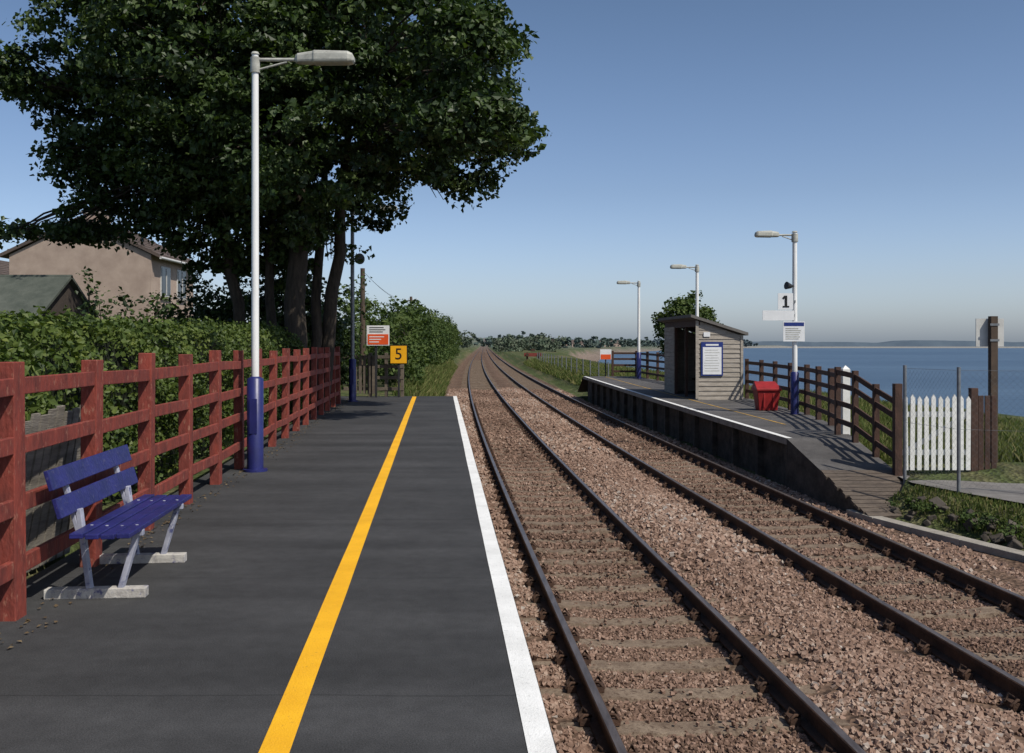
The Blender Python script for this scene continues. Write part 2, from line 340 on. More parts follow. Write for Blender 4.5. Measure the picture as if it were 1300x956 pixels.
k_.done('concrete_kerb',[M['concrete']],bevel=.01)
p_=MB(); p_.add([(6.66,17.7,-.6),(6.5,16.2,-.60),(6.8,15.2,-.60),(7.3,13.9,-.60),(9.5,12.6,-.62),(13,12,-.68),(13,15.9,-.68),(9.5,17.0,-.60),(8.2,17.7,-.6)],[tuple(range(9))]); p_.done('footpath',[M['pathmat']])

# ------------------------------------------------------------ track
def railmesh(off):
    prof=[(-.075,-.158),(-.075,-.146),(-.012,-.13),(-.009,-.05),(-.035,-.038),(-.036,-.008),(-.028,0),(.028,0),(.036,-.008),(.035,-.038),(.009,-.05),(.012,-.13),(.075,-.146),(.075,-.158)]
    dd=np.unique(np.concatenate([np.arange(-4,60,1.),np.arange(60,300,6),np.arange(300,1000,25)])); n=len(prof); b=MB()
    for d in dd: b.v+=[(float(xl(d))+off+p[0],float(d),RT+p[1]) for p in prof]
    for k in range(len(dd)-1):
        for j in range(n-1): b.f.append([k*n+j,k*n+j+1,(k+1)*n+j+1,(k+1)*n+j]); b.m.append(1 if j==6 else 0); b.sm.append(False)
    return b
for t,off in enumerate((0,3.27)):
    ob=railmesh(off).done('railway_track',[M['rust'],M['railtop']])
    railmesh(off+1.505).done('rail',[M['rust'],M['railtop']],parent=ob)
    sl=MB(); cl=MB(); d=3.1+t*.3
    while d<170:
        h=math.atan(hd(d)); R=Matrix.Rotation(-h,3,'Z'); cx=float(xl(d))+off+.7525
        sz=-1.083+random.uniform(-.014,.008)
        if d<60:
            dirx=R@Vector((1,0,0)); diry=R@Vector((0,1,0)); prof=[(-1.25,.0),(-.95,.0),(-.5,.0),(-.3,-.02),(.3,-.02),(.5,0),(.95,0),(1.25,0)]; vs=[]
            wj=random.uniform(-.02,.02)
            for (q,z) in prof:
                for s,zz in ((-.14,-.1),(-.11,-.004),(.11,-.004),(.14,-.1)):
                    vs.append(Vector((cx,d,sz+z+zz))+dirx*q+diry*(s+wj*q))
            fs=[]
            for k in range(7):
                for j in range(3): fs.append((k*4+j,(k+1)*4+j,(k+1)*4+j+1,k*4+j+1))
            fs+=[(0,1,2,3),(31,30,29,28)]; sl.add(vs,fs,0)
        else: sl.box((cx,d,sz-.04),(2.5,.25,.1),0,R)
        if d<45:
            for o2 in (0,1.505):
                rx=float(xl(d))+off+o2
                for sgn in(-1,1):
                    cl.box((rx+sgn*.11,d,-1.055),(.07,.13,.05),0,R)
                    cl.tube([(rx+sgn*.15,d-.05,-1.05),(rx+sgn*.11,d-.07,-1.00),(rx+sgn*.06,d,-1.03),(rx+sgn*.11,d+.07,-1.00),(rx+sgn*.15,d+.03,-1.05)],.013,6,0)
        d+=.68
    sl.done('sleepers',[M['sleeper']],parent=ob); cl.done('rail_clips',[M['rust']],parent=ob)
cube=np.array([(x,y,z) for x in(-1,1) for y in(-1,1) for z in(-1,1)],float)*.62
cf=np.array([(0,1,3,2),(4,6,7,5),(0,4,5,1),(2,3,7,6),(0,2,6,4),(1,5,7,3)])
VV=[];FF=[];TT=[];cnt=0
def scatter(d0,d1,dens,r,u0=-.8,u1=5.9):
    global cnt
    n=int((d1-d0)*(u1-u0)*dens); d=d0+(d1-d0)*rng.random(n); u=u0+(u1-u0)*rng.random(n); x=u+xl(d)
    keep=np.ones(n,bool); onall=np.zeros(n,bool)
    if d1<40:
        for t,off in enumerate((0,3.27)):
            uu=u-off; ph=(d-(3.1+t*.3)+.34)%.68-.34
            on=(uu>-.5)&(uu<2.0)&(np.abs(ph)<.12+.02*rng.normal(size=n))
            cov=.90+.08*np.sin(d*.9+t)
            keep&=~(on&(rng.random(n)<cov)); onall|=on
    for ro in (0,1.505,3.27,4.775): keep&=np.abs(u-ro)>.085
    keep&=~((d<31.6)&(x<edgeX(d)+.03)); keep&=~((d>15.2)&(u>5.45))
    keep&=x<5.75+np.maximum(0,(15.9-d)*.3)
    d=d[keep];u=u[keep];x=x[keep];onall=onall[keep];n=len(d)
    sc=r*(.55+.75*rng.random(n))
    inT=((u>-.1)&(u<1.6))|((u>3.2)&(u<4.9))
    sc=sc*np.where(inT,.8,1.05)
    zb=np.where(onall&inT,np.maximum(bedz(u),-1.098),bedz(u))
    c=np.stack([x,d,zb+sc*(.0+.8*rng.random(n))+.012*np.sin(x*3)*np.sin(d*2.3)],1)
    q=unit(rng.normal(size=(n,4))); w_,a,b_,c_=q.T
    R=np.stack([1-2*(b_**2+c_**2),2*(a*b_-w_*c_),2*(a*c_+w_*b_),2*(a*b_+w_*c_),1-2*(a**2+c_**2),2*(b_*c_-w_*a),2*(a*c_-w_*b_),2*(b_*c_+w_*a),1-2*(a**2+b_**2)],1).reshape(n,3,3)
    v=cube[None]*(1+.26*rng.normal(size=(n,8,3)).clip(-1.5,1.5))*np.stack([sc*1.15,sc*.95,sc*.8],1)[:,None,:]
    v=np.einsum('nij,nkj->nki',R,v)+c[:,None,:]
    f=cf[None]+(np.arange(n)*8)[:,None,None]+cnt
    VV.append(v.reshape(-1,3));FF.append(f.reshape(-1,4)); cnt+=n*8
    t=np.clip(np.where(inT,.27,.50)+.18*rng.normal(size=n)+.1*np.sin(x*1.3+d*.7),0,1); TT.append(np.repeat(t,8))
scatter(5.6,12,1500,.0222,u1=8); scatter(12,24,660,.032); scatter(24,60,175,.051,u0=-2)
npmesh('track_ballast',np.concatenate(VV),np.concatenate(FF),stoneM,np.concatenate(TT))

# ------------------------------------------------------------ left fence
f=MB(); posts=[6+1.44*k for k in range(-3,16)]
for d in posts:
    h=1.56+random.uniform(-.03,.03); x=fenceX(d); R=Matrix.Rotation(math.atan(.0835)+random.uniform(-.05,.05),3,'Z')@Matrix.Rotation(random.uniform(-.014,.014),3,'Y')
    f.box((x,d,h/2-.02),(.115,.15,h+.04),0,R)
for a,c in zip(posts[:-1],posts[1:]):
    for z in (1.385,1.03,.68,.32):
        j=random.uniform(-.016,.016)
        f.beam((fenceX(a)+.03,a,z+j),(fenceX(c)+.03,c,z+random.uniform(-.016,.016)),.04,.105,0)
f.done('wooden_fence',[M['redwood']],bevel=.006)

# ------------------------------------------------------------ lamps
def lamp(x,y,z0,H,side,arm,head,rot,mats,r=.045,bh=1.2,br=.105):
    b=MB()
    b.tube([(x,y,z0),(x,y,z0+.03)],br*1.5,20,1)
    b.tube([(x,y,z0),(x,y,z0+bh),(x,y,z0+bh+.03)],[br,br,r*1.2],20,1)
    b.box((x,y-br*.98,z0+bh*.6),(br*.9,.012,.45),1)
    b.tube([(x,y,z0+bh+.02),(x,y,z0+H)],[r*1.1,r*.95],16,0)
    b.tube([(x,y,z0+H),(x,y,z0+H+.03)],[r*1.25,r*.9],16,2)
    dx=Vector((side*math.cos(rot),math.sin(rot),0)); p=Vector((x,y,z0+H-.07))
    b.tube([p,p+dx*arm],.024,10,2)
    b.tube([p+Vector((0,0,-.14)),p+dx*arm*.75+Vector((0,0,-.03))],.014,8,2)
    b.tube([p+Vector((0,0,-.17)),p+Vector((0,0,.03))],r*1.35,14,2)
    side_v=Vector((-dx.y,dx.x,0)); m=16; secs=[(0,.05,.05,0),(.04,.075,.07,.005),(.3,.105,.085,.015),(.33,.12,.095,.015),(.9,.12,.085,.012),(.97,.10,.065,.008),(1.,.06,.03,.0)]
    q=p+dx*(arm-.02); vs=[]
    for t,wd,hh,zo in secs:
        for k in range(m):
            a=2*math.pi*(k+.5)/m; sx=math.copysign(abs(math.cos(a))**.45,math.cos(a)); sz=math.copysign(abs(math.sin(a))**.5,math.sin(a))
            vs.append(q+dx*(head*t)+side_v*(wd*sx)+Vector((0,0,zo+hh*sz*(1 if sz>0 else .8))))
    top=[];bot=[]
    for s in range(len(secs)-1):
        for k in range(m):
            k2=(k+1)%m; ff=(s*m+k,s*m+k2,(s+1)*m+k2,(s+1)*m+k)
            (bot if (k>=m//2 and s>=2) else top).append(ff)
    b.add(vs,top,2,False); b.add(vs,bot,3,False); b.add(vs[:m],[tuple(range(m))],2); b.add(vs[-m:],[tuple(range(m))],2)
    return b.done('street_lamp',mats,origin=(x,y,z0))
lm=[M['polewhite'],M['blue'],M['lampgrey'],M['lens']]
lamp(-3.34,12.95,0,5.42,1,.55,.76,.0,lm)
lm2=[M['galv'],M['blue'],M['lampgrey'],M['lens']]
lamp(-4.60,28.7,0,5.62,1,.6,.72,0,lm2,r=.055)
lamp(7.1,25,-.12,4.58,-1,.42,.6,0,lm,r=.06,br=.105,bh=1.05)
lamp(6.88,37,-.02,4.6,-1,.42,.6,0,lm,r=.06,br=.105)
lamp(5.86,46,.05,4.5,-1,.42,.62,0,lm,r=.06,br=.105)

def text(s,size,loc,mat,parent,ext=.001):
    c=bpy.data.curves.new('lettering','FONT'); c.body=s; c.size=size; c.align_x='CENTER'; c.align_y='CENTER'; c.extrude=ext
    o=bpy.data.objects.new('tmp',c); scene.collection.objects.link(o)
    dg=bpy.context.evaluated_depsgraph_get(); me=bpy.data.meshes.new_from_object(o.evaluated_get(dg)); bpy.data.objects.remove(o)
    me.materials.clear(); me.materials.append(mat); o=bpy.data.objects.new('lettering',me); scene.collection.objects.link(o)
    o.parent=parent; o.rotation_euler=(math.radians(90),0,0); o.location=Vector(loc)-parent.location
def lines(b,x0,x1,z0,z1,y,n,mat):
    for k in range(n):
        z=z1-(z1-z0)*(k+.5)/n; e=x0+(x1-x0)*random.uniform(.6,1)
        b.box(((x0+e)/2,y,z),(e-x0,.002,(z1-z0)/n*.35),mat)
b=MB(); b.box((6.84,24.9,2.72),(.38,.02,.41),0); b.box((7.05,24.93,2.72),(.1,.03,.06),1); o=b.done('platform_number_sign',[M['signwhite'],M['galv']],origin=(6.84,24.9,2.72))
d1=MB(); d1.box((6.85,24.885,2.72),(.06,.006,.29),0); d1.beam((6.83,24.884,2.85),(6.775,24.884,2.79),.006,.05,0); d1.box((6.85,24.883,2.592),(.16,.006,.035),0); d1.done('lettering',[M['black']],parent=o,origin=(6.84,24.9,2.72))
b=MB(); b.box((6.66,24.9,2.37),(.79,.02,.25),0); b.box((7.03,24.93,2.37),(.1,.03,.06),1); b.done('blank_sign_board',[M['signwhite'],M['galv']],origin=(6.66,24.9,2.37))
b=MB(); b.box((7.05,24.9,1.97),(.54,.02,.5),0); b.box((7.05,24.888,2.15),(.5,.004,.09),1); lines(b,6.84,7.26,1.76,2.07,24.886,6,2)
for zz in (1.83,2.1): b.box((7.1,24.93,zz),(.14,.035,.04),3)
b.done('notice_sign',[M['signwhite'],M['signblue'],M['lampgrey'],M['galv']],origin=(7.05,24.9,1.97))
b=MB(); b.tube([(7.0,24.95,3.1),(6.86,24.9,3.12)],[.05,.1],12,0); b.box((7.05,24.97,3.1),(.08,.04,.05),0); b.done('loudspeaker',[M['darkmetal']],origin=(7,24.95,3.1))

# ------------------------------------------------------------ bench
B=MB(); ang=math.atan(.0835); R=Matrix.Rotation(ang,3,'Z'); O=Vector((-2.93,6.15,0))
def L_(x,y,z): return O+R@Vector((x,y,z))
Y0=.02; Len=1.64; SX=.11
for x,z in ((.11,.455),(.205,.45),(.30,.448),(.395,.452)):
    B.beam(L_(x+SX,Y0,z),L_(x+SX,Y0+Len,z),.082,.032,0)
for x,z in ((-.005,.625),(-.055,.80)):
    y=R@Vector((0,1,0)); xx=R@Matrix.Rotation(-.28,3,'Y')@Vector((1,0,0)); zz=xx.cross(y)
    B.box(L_(x+SX,Y0+Len/2,z),(.03,Len,.13),0,Matrix((xx,y,zz)).transposed())
for yy in (.32,1.36):
    B.beam(L_(.03+SX,yy,.43),L_(-.085+SX,yy,.83),.045,.03,1,up=(1,0,0))
    B.beam(L_(.04+SX,yy,.42),L_(.44+SX,yy,.42),.045,.04,1)
    B.beam(L_(.03+SX,yy,.58),L_(.21,yy,.04),.05,.035,1,up=(1,0,0))
    B.beam(L_(.40+SX,yy,.42),L_(.40,yy,.04),.05,.035,1,up=(1,0,0))
    B.beam(L_(-.07,yy,.0325),L_(.57,yy,.0325),.085,.065,2)
    for x,z in ((.11,.474),(.205,.469),(.30,.467),(.395,.471)): B.tube([L_(x+SX,yy,z-.01),L_(x+SX,yy,z)],.011,8,1)
B.done('park_bench',[M['benchblue'],mk('bench_frame_paint',(.42,.43,.5),(.25,.26,.33),8,.6,third=(.08,.09,.2),tscale=12),mk('bench_plinth',(.5,.48,.44),(.32,.3,.28),10,.85,.3,40,third=(.1,.1,.2),tscale=16)],origin=O,bevel=.005)

b=MB()
for k in range(9):
    b.beam((-3.56,6.9+k*.13,-.02),(-3.36,6.9+k*.13,1.15+random.uniform(-.05,.05)),.10,.02,0,up=(1,0,0))
for z,x in ((.3,-3.53),(.85,-3.44)): b.beam((x-.04,6.8,z),(x-.04,8.05,z),.04,.08,0)
b.done('wooden_pallet',[mk('pallet_wood',(.26,.235,.2),(.14,.125,.105),5,.85,.4,30,stretch=(.5,.5,4))],origin=(-3.5,7.5,0))

# ------------------------------------------------------------ hedge
hx=lambda d:fenceX(d)-.72
nl=85000; d=5+25*rng.random(nl)**1.15; face=rng.random(nl)
zt=1.76+.010*(d-6)+.06*np.sin(d*2.1)+.05*np.sin(d*5.3)
bul=.12*np.sin(d*1.7)+.08*np.sin(d*4.1+1)
side=face<.62; depth=1.3*rng.random(nl); zz=np.where(side,rng.random(nl)*zt,zt+.05*rng.normal(size=nl)-.03*depth); xx=np.where(side,hx(d)+bul+.1*np.sin(zz*4+d*3)+.06*rng.normal(size=nl)-.16*smooth((zz-zt+.35)/.35),hx(d)-.12-depth)
keep=~(side&(zz<.25)&(rng.random(nl)<.6))&~((rng.random(nl)<.6)&(np.sin(zz*9+d*6.3)*np.sin(d*4.7-zz*5)>.45))
P=np.stack([xx,d,zz],1)[keep]
bias=np.where(side[:,None],np.array([.6,-.2,.35]),np.array([.1,-.1,.9]))[keep]
t=np.clip(.48+.2*np.sin(P[:,1]*3.3+P[:,2]*2)*.6+.2*rng.normal(size=len(P)),0,1)
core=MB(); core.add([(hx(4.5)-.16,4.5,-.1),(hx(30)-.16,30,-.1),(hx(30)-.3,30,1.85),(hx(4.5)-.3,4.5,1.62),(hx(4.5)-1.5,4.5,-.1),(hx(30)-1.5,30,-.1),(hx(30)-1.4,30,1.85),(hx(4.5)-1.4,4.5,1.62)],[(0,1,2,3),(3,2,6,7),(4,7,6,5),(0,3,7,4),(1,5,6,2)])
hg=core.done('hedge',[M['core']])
V,F,T=leafgeo(P,.058,bias,t); npmesh('hedge_leaves',V,F,hedgeM,T,parent=hg)

# ------------------------------------------------------------ big sycamore
S=.019
def lob(px,py,r,dy=0,rz=None,ry=None): 
    return ((px-650)*S,24+dy,1.65+(437-py)*S,r*S,(ry or r)*S*.95,(rz or r)*S)
lobes=[lob(330,-110,230),lob(470,20,130,1),lob(480,60,120,-2),lob(560,110,85,0),lob(610,150,52,.5),lob(600,205,50,0),lob(545,195,55,-1),lob(400,180,115,-2.5),lob(400,170,120,2.5),
 lob(290,220,90,-1.5),lob(200,120,115,0),lob(190,40,110,-1),lob(120,150,75,1),lob(60,100,55,0,40),lob(85,200,45,0,28),lob(190,205,58,1),lob(245,265,52,0,45),lob(340,285,65,1),lob(400,270,42,-.5),lob(470,215,42,.5),
 lob(20,100,38,-.5,25),lob(590,50,55,1),lob(640,170,32,0),lob(550,235,25,0),lob(300,100,130,-3),lob(300,100,130,3),lob(70,290,50,1,12),lob(120,265,34,0,15),lob(630,90,30,1),lob(18,296,36,0,10),
 lob(300,315,50,1.5,32),lob(350,335,42,2,26),lob(235,315,34,1,24),lob(410,320,22,2,22),lob(300,200,110,1),lob(130,232,48,.5,24),lob(175,262,42,.8,28),lob(140,290,34,.5,13),
 (-.9,19.3,7.4,.95,1.0,.9),(-1.8,18.6,7.9,1.0,1.0,.8),(-.4,20.5,8.0,.7,.9,.7),(-.5,19.7,6.1,.75,.8,.6),(-1.3,19.2,6.0,.85,.8,.55),(-1.9,20.0,6.0,.7,.7,.5),(.1,20.6,5.9,.5,.6,.4)]
tr=MB()
def wob(p0,p1,n,amp,r0,r1,mb,seg=8,bow=0):
    p0=Vector(p0);p1=Vector(p1); pts=[];rs=[]
    for k in range(n+1):
        t=k/n; q=p0.lerp(p1,t); a=amp*math.sin(t*math.pi); q+=Vector((random.uniform(-a,a),random.uniform(-a,a),random.uniform(-a,a)*.5+bow*math.sin(t*math.pi))); pts.append(q); rs.append(r0+(r1-r0)*t)
    mb.tube(pts,rs,seg,0,False); return pts
tk=[wob((-5.35,24.,-.1),(-5.1,24.2,5.5),6,.14,.30,.2,tr,14),wob((-4.85,25.2,-.1),(-4.15,24.5,5.9),6,.14,.2,.12,tr,12),wob((-5.0,24.8,-.1),(-4.75,25.2,5.6),6,.12,.15,.1,tr,12),wob((-6.4,25,-.1),(-7.3,24.6,5.4),6,.17,.18,.12,tr,12),wob((-5.8,24.6,-.1),(-6.0,24.8,6),6,.14,.14,.1,tr,12)]
for l in lobes:
    c=Vector(l[:3]); best=min(tk,key=lambda t:(t[-1]-c).length); s=best[-1]
    rr=.10 if l[3]>1.4 else .045
    pts=wob(s,c,6,.22,rr,.02,tr,6,bow=.5)
    for k in range(5):
        e=c+Vector((random.uniform(-1,1)*l[3]*.8,random.uniform(-1,1)*l[4]*.8,random.uniform(-.8,.8)*l[5])); wob(pts[4],e,3,.12,.03,.008,tr,5)
to=tr.done('sycamore_tree',[M['bark']])
foliage('tree_foliage',lobes,190000,.13,leafM,clump=.46,per=80,parent=to,shell=.5,flat=.5)

def shrub(name,lobes,n,size,mat,clump=.3,per=40,flat=.8,shell=.4):
    b=MB()
    for l in lobes[:14]:
        c=Vector(l[:3]); g=Vector((l[0]+random.uniform(-.2,.2),l[1],min(-.1,l[2]-l[5])))
        wob(g,c,4,.12,.04+l[3]*.02,.015,b,6)
        for k in range(3): wob(c,c+Vector((random.uniform(-.7,.7)*l[3],random.uniform(-.7,.7)*l[4],random.uniform(0,.8)*l[5])),2,.05,.015,.006,b,4)
    o=b.done(name,[M['bark']]); foliage('leaves',lobes,n,size,mat,clump=clump,per=per,parent=o,flat=flat,shell=shell); return o
shrub('elder_shrub',[(-6.3-i*.55+random.uniform(-.3,.3),27+random.uniform(-1,2),1.9+random.uniform(-.3,.7),.9,.9,1.3) for i in range(5)]+[(-5.7,28.0,2.0,.9,.9,1.5),(-5.6,28.8,1.7,.7,.8,1.4),(-5.4,30.2,1.3,.7,.8,1.3)],24000,.11,leafM)
shrub('elder_shrub',[(-7.6,19.5,2.0,.3,.3,.7),(-7.1,19.8,2.2,.25,.3,.45),(-8.1,19.6,1.9,.35,.3,.8),(-7.35,19.4,1.5,.6,.4,.5),(-8.2,19.3,2.6,.12,.2,.4),(-7.7,19.6,1.2,.8,.4,.4)],1900,.09,leafM,clump=.2,per=12)
lb=[]
for i in range(60):
    d=36.5+i*2.0; x=float(xl(d))-2.65-random.random()*.9; top=3.2+min(1.4,(d-36)*.018)+random.uniform(-.45,.45)
    lb.append((x,d,top-1.3,.95,1.3,1.3)); lb.append((x-.2,d+.8,.6,1.1,1.3,1.2))
for i in range(30):
    d=38+i*3.5; lb.append((float(xl(d))-4.6-random.random()*1.6,d,2.0,1.5,1.6,2.0+random.random()*.6))
shrub('bush',lb,85000,.16,bushM,clump=.42,per=35)
shrub('hawthorn_tree',[(7.7,46,2.9,1.0,1.0,.75),(8.6,46,2.7,1.0,1,.65),(7.2,46,2.4,.8,.8,.6),(8.2,46.5,3.4,.75,.8,.55),(9.1,46,2.3,.6,.8,.5),(8.1,46,1.4,1.1,1,.8)],9000,.13,bushM,clump=.3)

def far(spec,mat,n,size,name='distant_trees',cl=1.6):
    return foliage(name,spec,n,size,mat,clump=cl,per=30,shell=.2)
sp=[]
for i in range(50):
    d=random.uniform(150,300); x=float(xl(d))-4.5-random.random()*14; sp.append((x,d,1.2+random.random(),2.4,3,2.4+random.random()*1.6))
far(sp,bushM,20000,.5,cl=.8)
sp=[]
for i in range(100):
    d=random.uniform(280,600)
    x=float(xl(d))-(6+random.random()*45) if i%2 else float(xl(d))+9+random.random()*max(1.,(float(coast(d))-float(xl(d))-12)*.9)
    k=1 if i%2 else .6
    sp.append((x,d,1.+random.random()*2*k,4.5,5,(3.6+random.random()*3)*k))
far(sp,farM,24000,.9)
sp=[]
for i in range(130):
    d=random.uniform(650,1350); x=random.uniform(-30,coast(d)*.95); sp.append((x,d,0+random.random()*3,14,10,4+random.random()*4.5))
far(sp,tintmat('hazed_mid_distance_leaf',[(.075,.11,.105),(.095,.13,.115),(.12,.15,.125)],1),18000,2.4)  # leaf colours paled and blued to stand for haze
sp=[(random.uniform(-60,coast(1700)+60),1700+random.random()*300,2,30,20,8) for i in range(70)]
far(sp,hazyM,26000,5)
for (x,d) in ((60,900),(84,960),(36,760),(105,1020)):
    b=MB(); b.box((x,d,0),(12,8,5),0); b.add([(x-6.3,d-4.3,2.5),(x+6.3,d-4.3,2.5),(x+6.3,d+4.3,2.5),(x-6.3,d+4.3,2.5),(x-6.3,d,5.5),(x+6.3,d,5.5)],[(0,1,5,4),(2,3,4,5),(0,4,3),(1,2,5)],1)
    for k in(-3.5,0,3.5): b.box((x+k,d-4.05,.3),(1.2,.1,1.4),2)
    b.done('distant_house',[M['harl'],M['roof'],M['glass']],origin=(x,d,0))

# ------------------------------------------------------------ houses left
def house(name,x0,x1,d0,d1,ze,za):
    b=MB(); xm=(x0+x1)/2
    b.add([(x0,d0,-.3),(x1,d0,-.3),(x1,d0,ze),(xm,d0,za),(x0,d0,ze),(x0,d1,-.3),(x1,d1,-.3),(x1,d1,ze),(xm,d1,za),(x0,d1,ze)],[(0,1,2,3,4),(5,9,8,7,6),(1,6,7,2),(0,4,9,5)],0)
    for sx in(-1,1):
        xe=xm+sx*(xm-x0+.35); k=(za-ze)/(xm-x0); zz=za-k*(xm-x0+.35)
        a=[(xm,d0-.12,za+.05),(xe,d0-.12,zz+.05),(xe,d1+.12,zz+.05),(xm,d1+.12,za+.05)]
        a2=[(p[0],p[1],p[2]+.14) for p in a]
        b.add(a+a2,[(0,1,2,3),(4,7,6,5),(0,4,5,1),(1,5,6,2),(2,6,7,3)],1)
        n=9
        for j in range(1,n):
            t=j/n; b.beam((xm+(xe-xm)*t,d0-.12,za+.2+(zz-za)*t),(xm+(xe-xm)*t,d1+.12,za+.2+(zz-za)*t),.05,.03,1)
    b.box((xm+.3,d0+.9,za+.1),(.9,.6,.6),0); b.box((xm+.3,d0+.9,za+.43),(1.0,.7,.08),2)
    for q in(-.2,.2): b.tube([(xm+.3+q,d0+.9,za+.45),(xm+.3+q,d0+.9,za+.75)],[.12,.10],10,3)
    b.tube([(xm-.1,d0+.7,za+.1),(xm-.1,d0+.7,za+1.3)],.02,6,4); b.beam((xm-.45,d0+.7,za+1.2),(xm+.2,d0+.7,za+1.2),.02,.02,4)
    for (y,z) in ((d0+1.6,ze-1.0),(d0+3.6,ze-1.),(d0+1.6,ze-3.5),(d0+3.6,ze-3.5)):
        b.box((x1+.01,y,z),(.06,1.15,1.25),4); b.box((x1+.03,y,z),(.06,1.0,1.1),5); b.box((x1+.05,y,z),(.06,.06,1.1),4); b.box((x1+.04,y,z-.66),(.14,1.25,.08),2)
    b.tube([(x1+.38,d0,ze-.12),(x1+.38,d1,ze-.12)],.06,8,4)
    return b.done(name,[M['harl'],M['roof'],M['concrete'],M['chim'],M['signgrey'],M['glass']],origin=(xm,d0,0))
house('harled_house',-20.2,-14.5,40,45.3,5.25,6.6)
house('harled_house',-31,-23.1,44,54,4.6,5.9)
b=MB(); x0,x1=-14,-9.4
for y,z,y2,z2 in ((19.5,2.15,21,3.07),(21,3.07,22.5,2.15)):
    b.beam((x0,(y+y2)/2,(z+z2)/2),(x1+.12,(y+y2)/2,(z+z2)/2),1.85,.05,0,up=(0,-(z2-z),(y2-y)))
b.add([(x1,19.6,-.2),(x1,22.4,-.2),(x1,22.4,2.2),(x1,21,3.02),(x1,19.6,2.2)],[(0,1,2,3,4)],1); b.box((x0/2+x1/2,19.6,1),(x1-x0,.05,2.35),1)
for k in range(11): b.box((x1+.012,19.6+.28*k,1.0),(.02,.02,2.3),1)
b.done('garden_shed',[M['felt'],M['shedwood']],origin=(x1,21,0))

# ------------------------------------------------------------ platform end fence + signs
b=MB()
for x in (-4.95,-4.45,-3.95,-3.45): b.box((x,31.3,.68),(.1,.1,1.4),0)
for z in (.25,.6,.95,1.25): b.beam((-5.3,31.25,z),(-3.4,31.25,z),.035,.1,0)
for k in range(5): b.box((-4.9+k*.14,31.2,.7),(.09,.025,1.2),0)
b.done('wooden_fence',[mk('old_gate_wood',(.16,.13,.10),(.08,.065,.05),5,.85)],bevel=.004)
b=MB(); b.box((-4.22,30.9,.95),(.07,.05,1.95),3); b.box((-4.15,30.85,1.92),(.7,.02,.62),0); b.box((-4.15,30.835,1.80),(.64,.006,.32),1)
lines(b,-4.42,-3.92,1.68,1.92,30.83,3,0); lines(b,-4.42,-3.92,2.0,2.2,30.835,3,2)
b.done('warning_sign',[M['signwhite'],M['orange'],M['black'],M['darkmetal']],origin=(-4.2,30.9,0))
b=MB(); b.box((-3.52,30.95,.6),(.06,.06,1.25),2); b.box((-3.52,30.9,1.33),(.5,.025,.54),0); b.box((-3.52,30.92,1.33),(.56,.015,.6),1)
o=b.done('car_stop_sign',[M['yellowsign'],M['black'],M['darkmetal']],origin=(-3.52,30.9,0)); text('5',.5,(-3.52,30.885,1.33),M['black'],o,ext=.002)
def pole(x,y,h,arm=True):
    b=MB(); b.tube([(x,y,-.5),(x,y,h)],[.13,.09],12,0)
    if arm:
        b.beam((x-.5,y,h-.3),(x+.5,y,h-.3),.07,.08,0)
        for q in(-.42,-.15,.15,.42): b.tube([(x+q,y,h-.26),(x+q,y,h-.12)],.03,8,1)
    return b.done('telegraph_pole',[M['telepole'],M['signwhite']],origin=(x,y,0))
pole(-6.0,40,4.7,False); pole(-7.1,70,5.0)
b=MB()
P=[(-6.0,40,4.6),(-7.1,70,4.75)]
for q in (0,.12):
    for p0,p1 in zip(P[:-1],P[1:]):
        b.tube([(p0[0]+q+(p1[0]-p0[0])*t,p0[1]+(p1[1]-p0[1])*t,p0[2]-q+(p1[2]-p0[2])*t-.4*4*t*(1-t)) for t in [k/10 for k in range(11)]],.008,4,0)
b.done('telephone_wires',[M['darkmetal']])
b=MB(); b.tube([(-4.48,28.7,4.1),(-4.36,28.55,4.1)],[.07,.16],14,0); b.tube([(-4.60,28.7,4.1),(-4.43,28.65,4.1)],.025,8,0); b.done('loudspeaker',[M['darkmetal']],origin=(-4.5,28.6,4.1))

# ------------------------------------------------------------ shelter
b=MB(); A=Vector((5.7,30.7,0)); hdx=math.atan(-.058); R=Matrix.Rotation(-hdx,3,'Z')
def Q(x,y,z): return A+R@Vector((x,y,z))
LY=4.7; WX=1.42; zb=-.08; hf=2.42; hb=1.95
for yy in (0,LY):
    for k in range(17):
        z0=zb+k*.145; z1=z0+.135
        xmax=WX
        if z1>hb: xmax=min(WX,(hf-.03-z1)/(hf-hb)*WX)
        if xmax<.1: continue
        sg=-1 if yy==0 else 1
        b.beam(Q(0,yy+sg*.015,(z0+z1)/2),Q(xmax,yy+sg*.015,(z0+z1)/2),.022,z1-z0,0,up=(0,.14*sg*-1,1))
    b.add([Q(0.02,yy,zb),Q(WX-.02,yy,zb),Q(WX-.02,yy,hb-.04),Q(.02,yy,hf-.04)],[(0,1,2,3)],0)
for k in range(14):
    z0=zb+k*.145; b.beam(Q(WX,0,z0+.07),Q(WX,LY,z0+.07),.025,.138,0)
b.box(Q(0.0,-.035,(hf+zb)/2),(.09,.03,hf-zb-.1),0,R); b.box(Q(WX-.02,-.035,(hb+zb)/2),(.08,.03,hb-zb-.08),0,R)
for y in (0.03,1.6,3.1,LY-.03): b.beam(Q(.05,y,zb),Q(.05,y,hf-.05),.09,.09,1,up=(0,1,0))
b.beam(Q(.03,0,hf-.12),Q(.03,LY,hf-.12),.05,.2,1)
for k in range(16): b.beam(Q(.0,3.15,zb+k*.145+.07),Q(.0,LY,zb+k*.145+.07),.02,.138,0)
b.beam(Q(WX-.3,.15,.42),Q(WX-.3,LY-.15,.42),.35,.05,1)
rf=[Q(-.22,-.15,hf+.06),Q(WX+.15,-.15,hb-.03),Q(WX+.15,LY+.15,hb-.03),Q(-.22,LY+.15,hf+.06)]
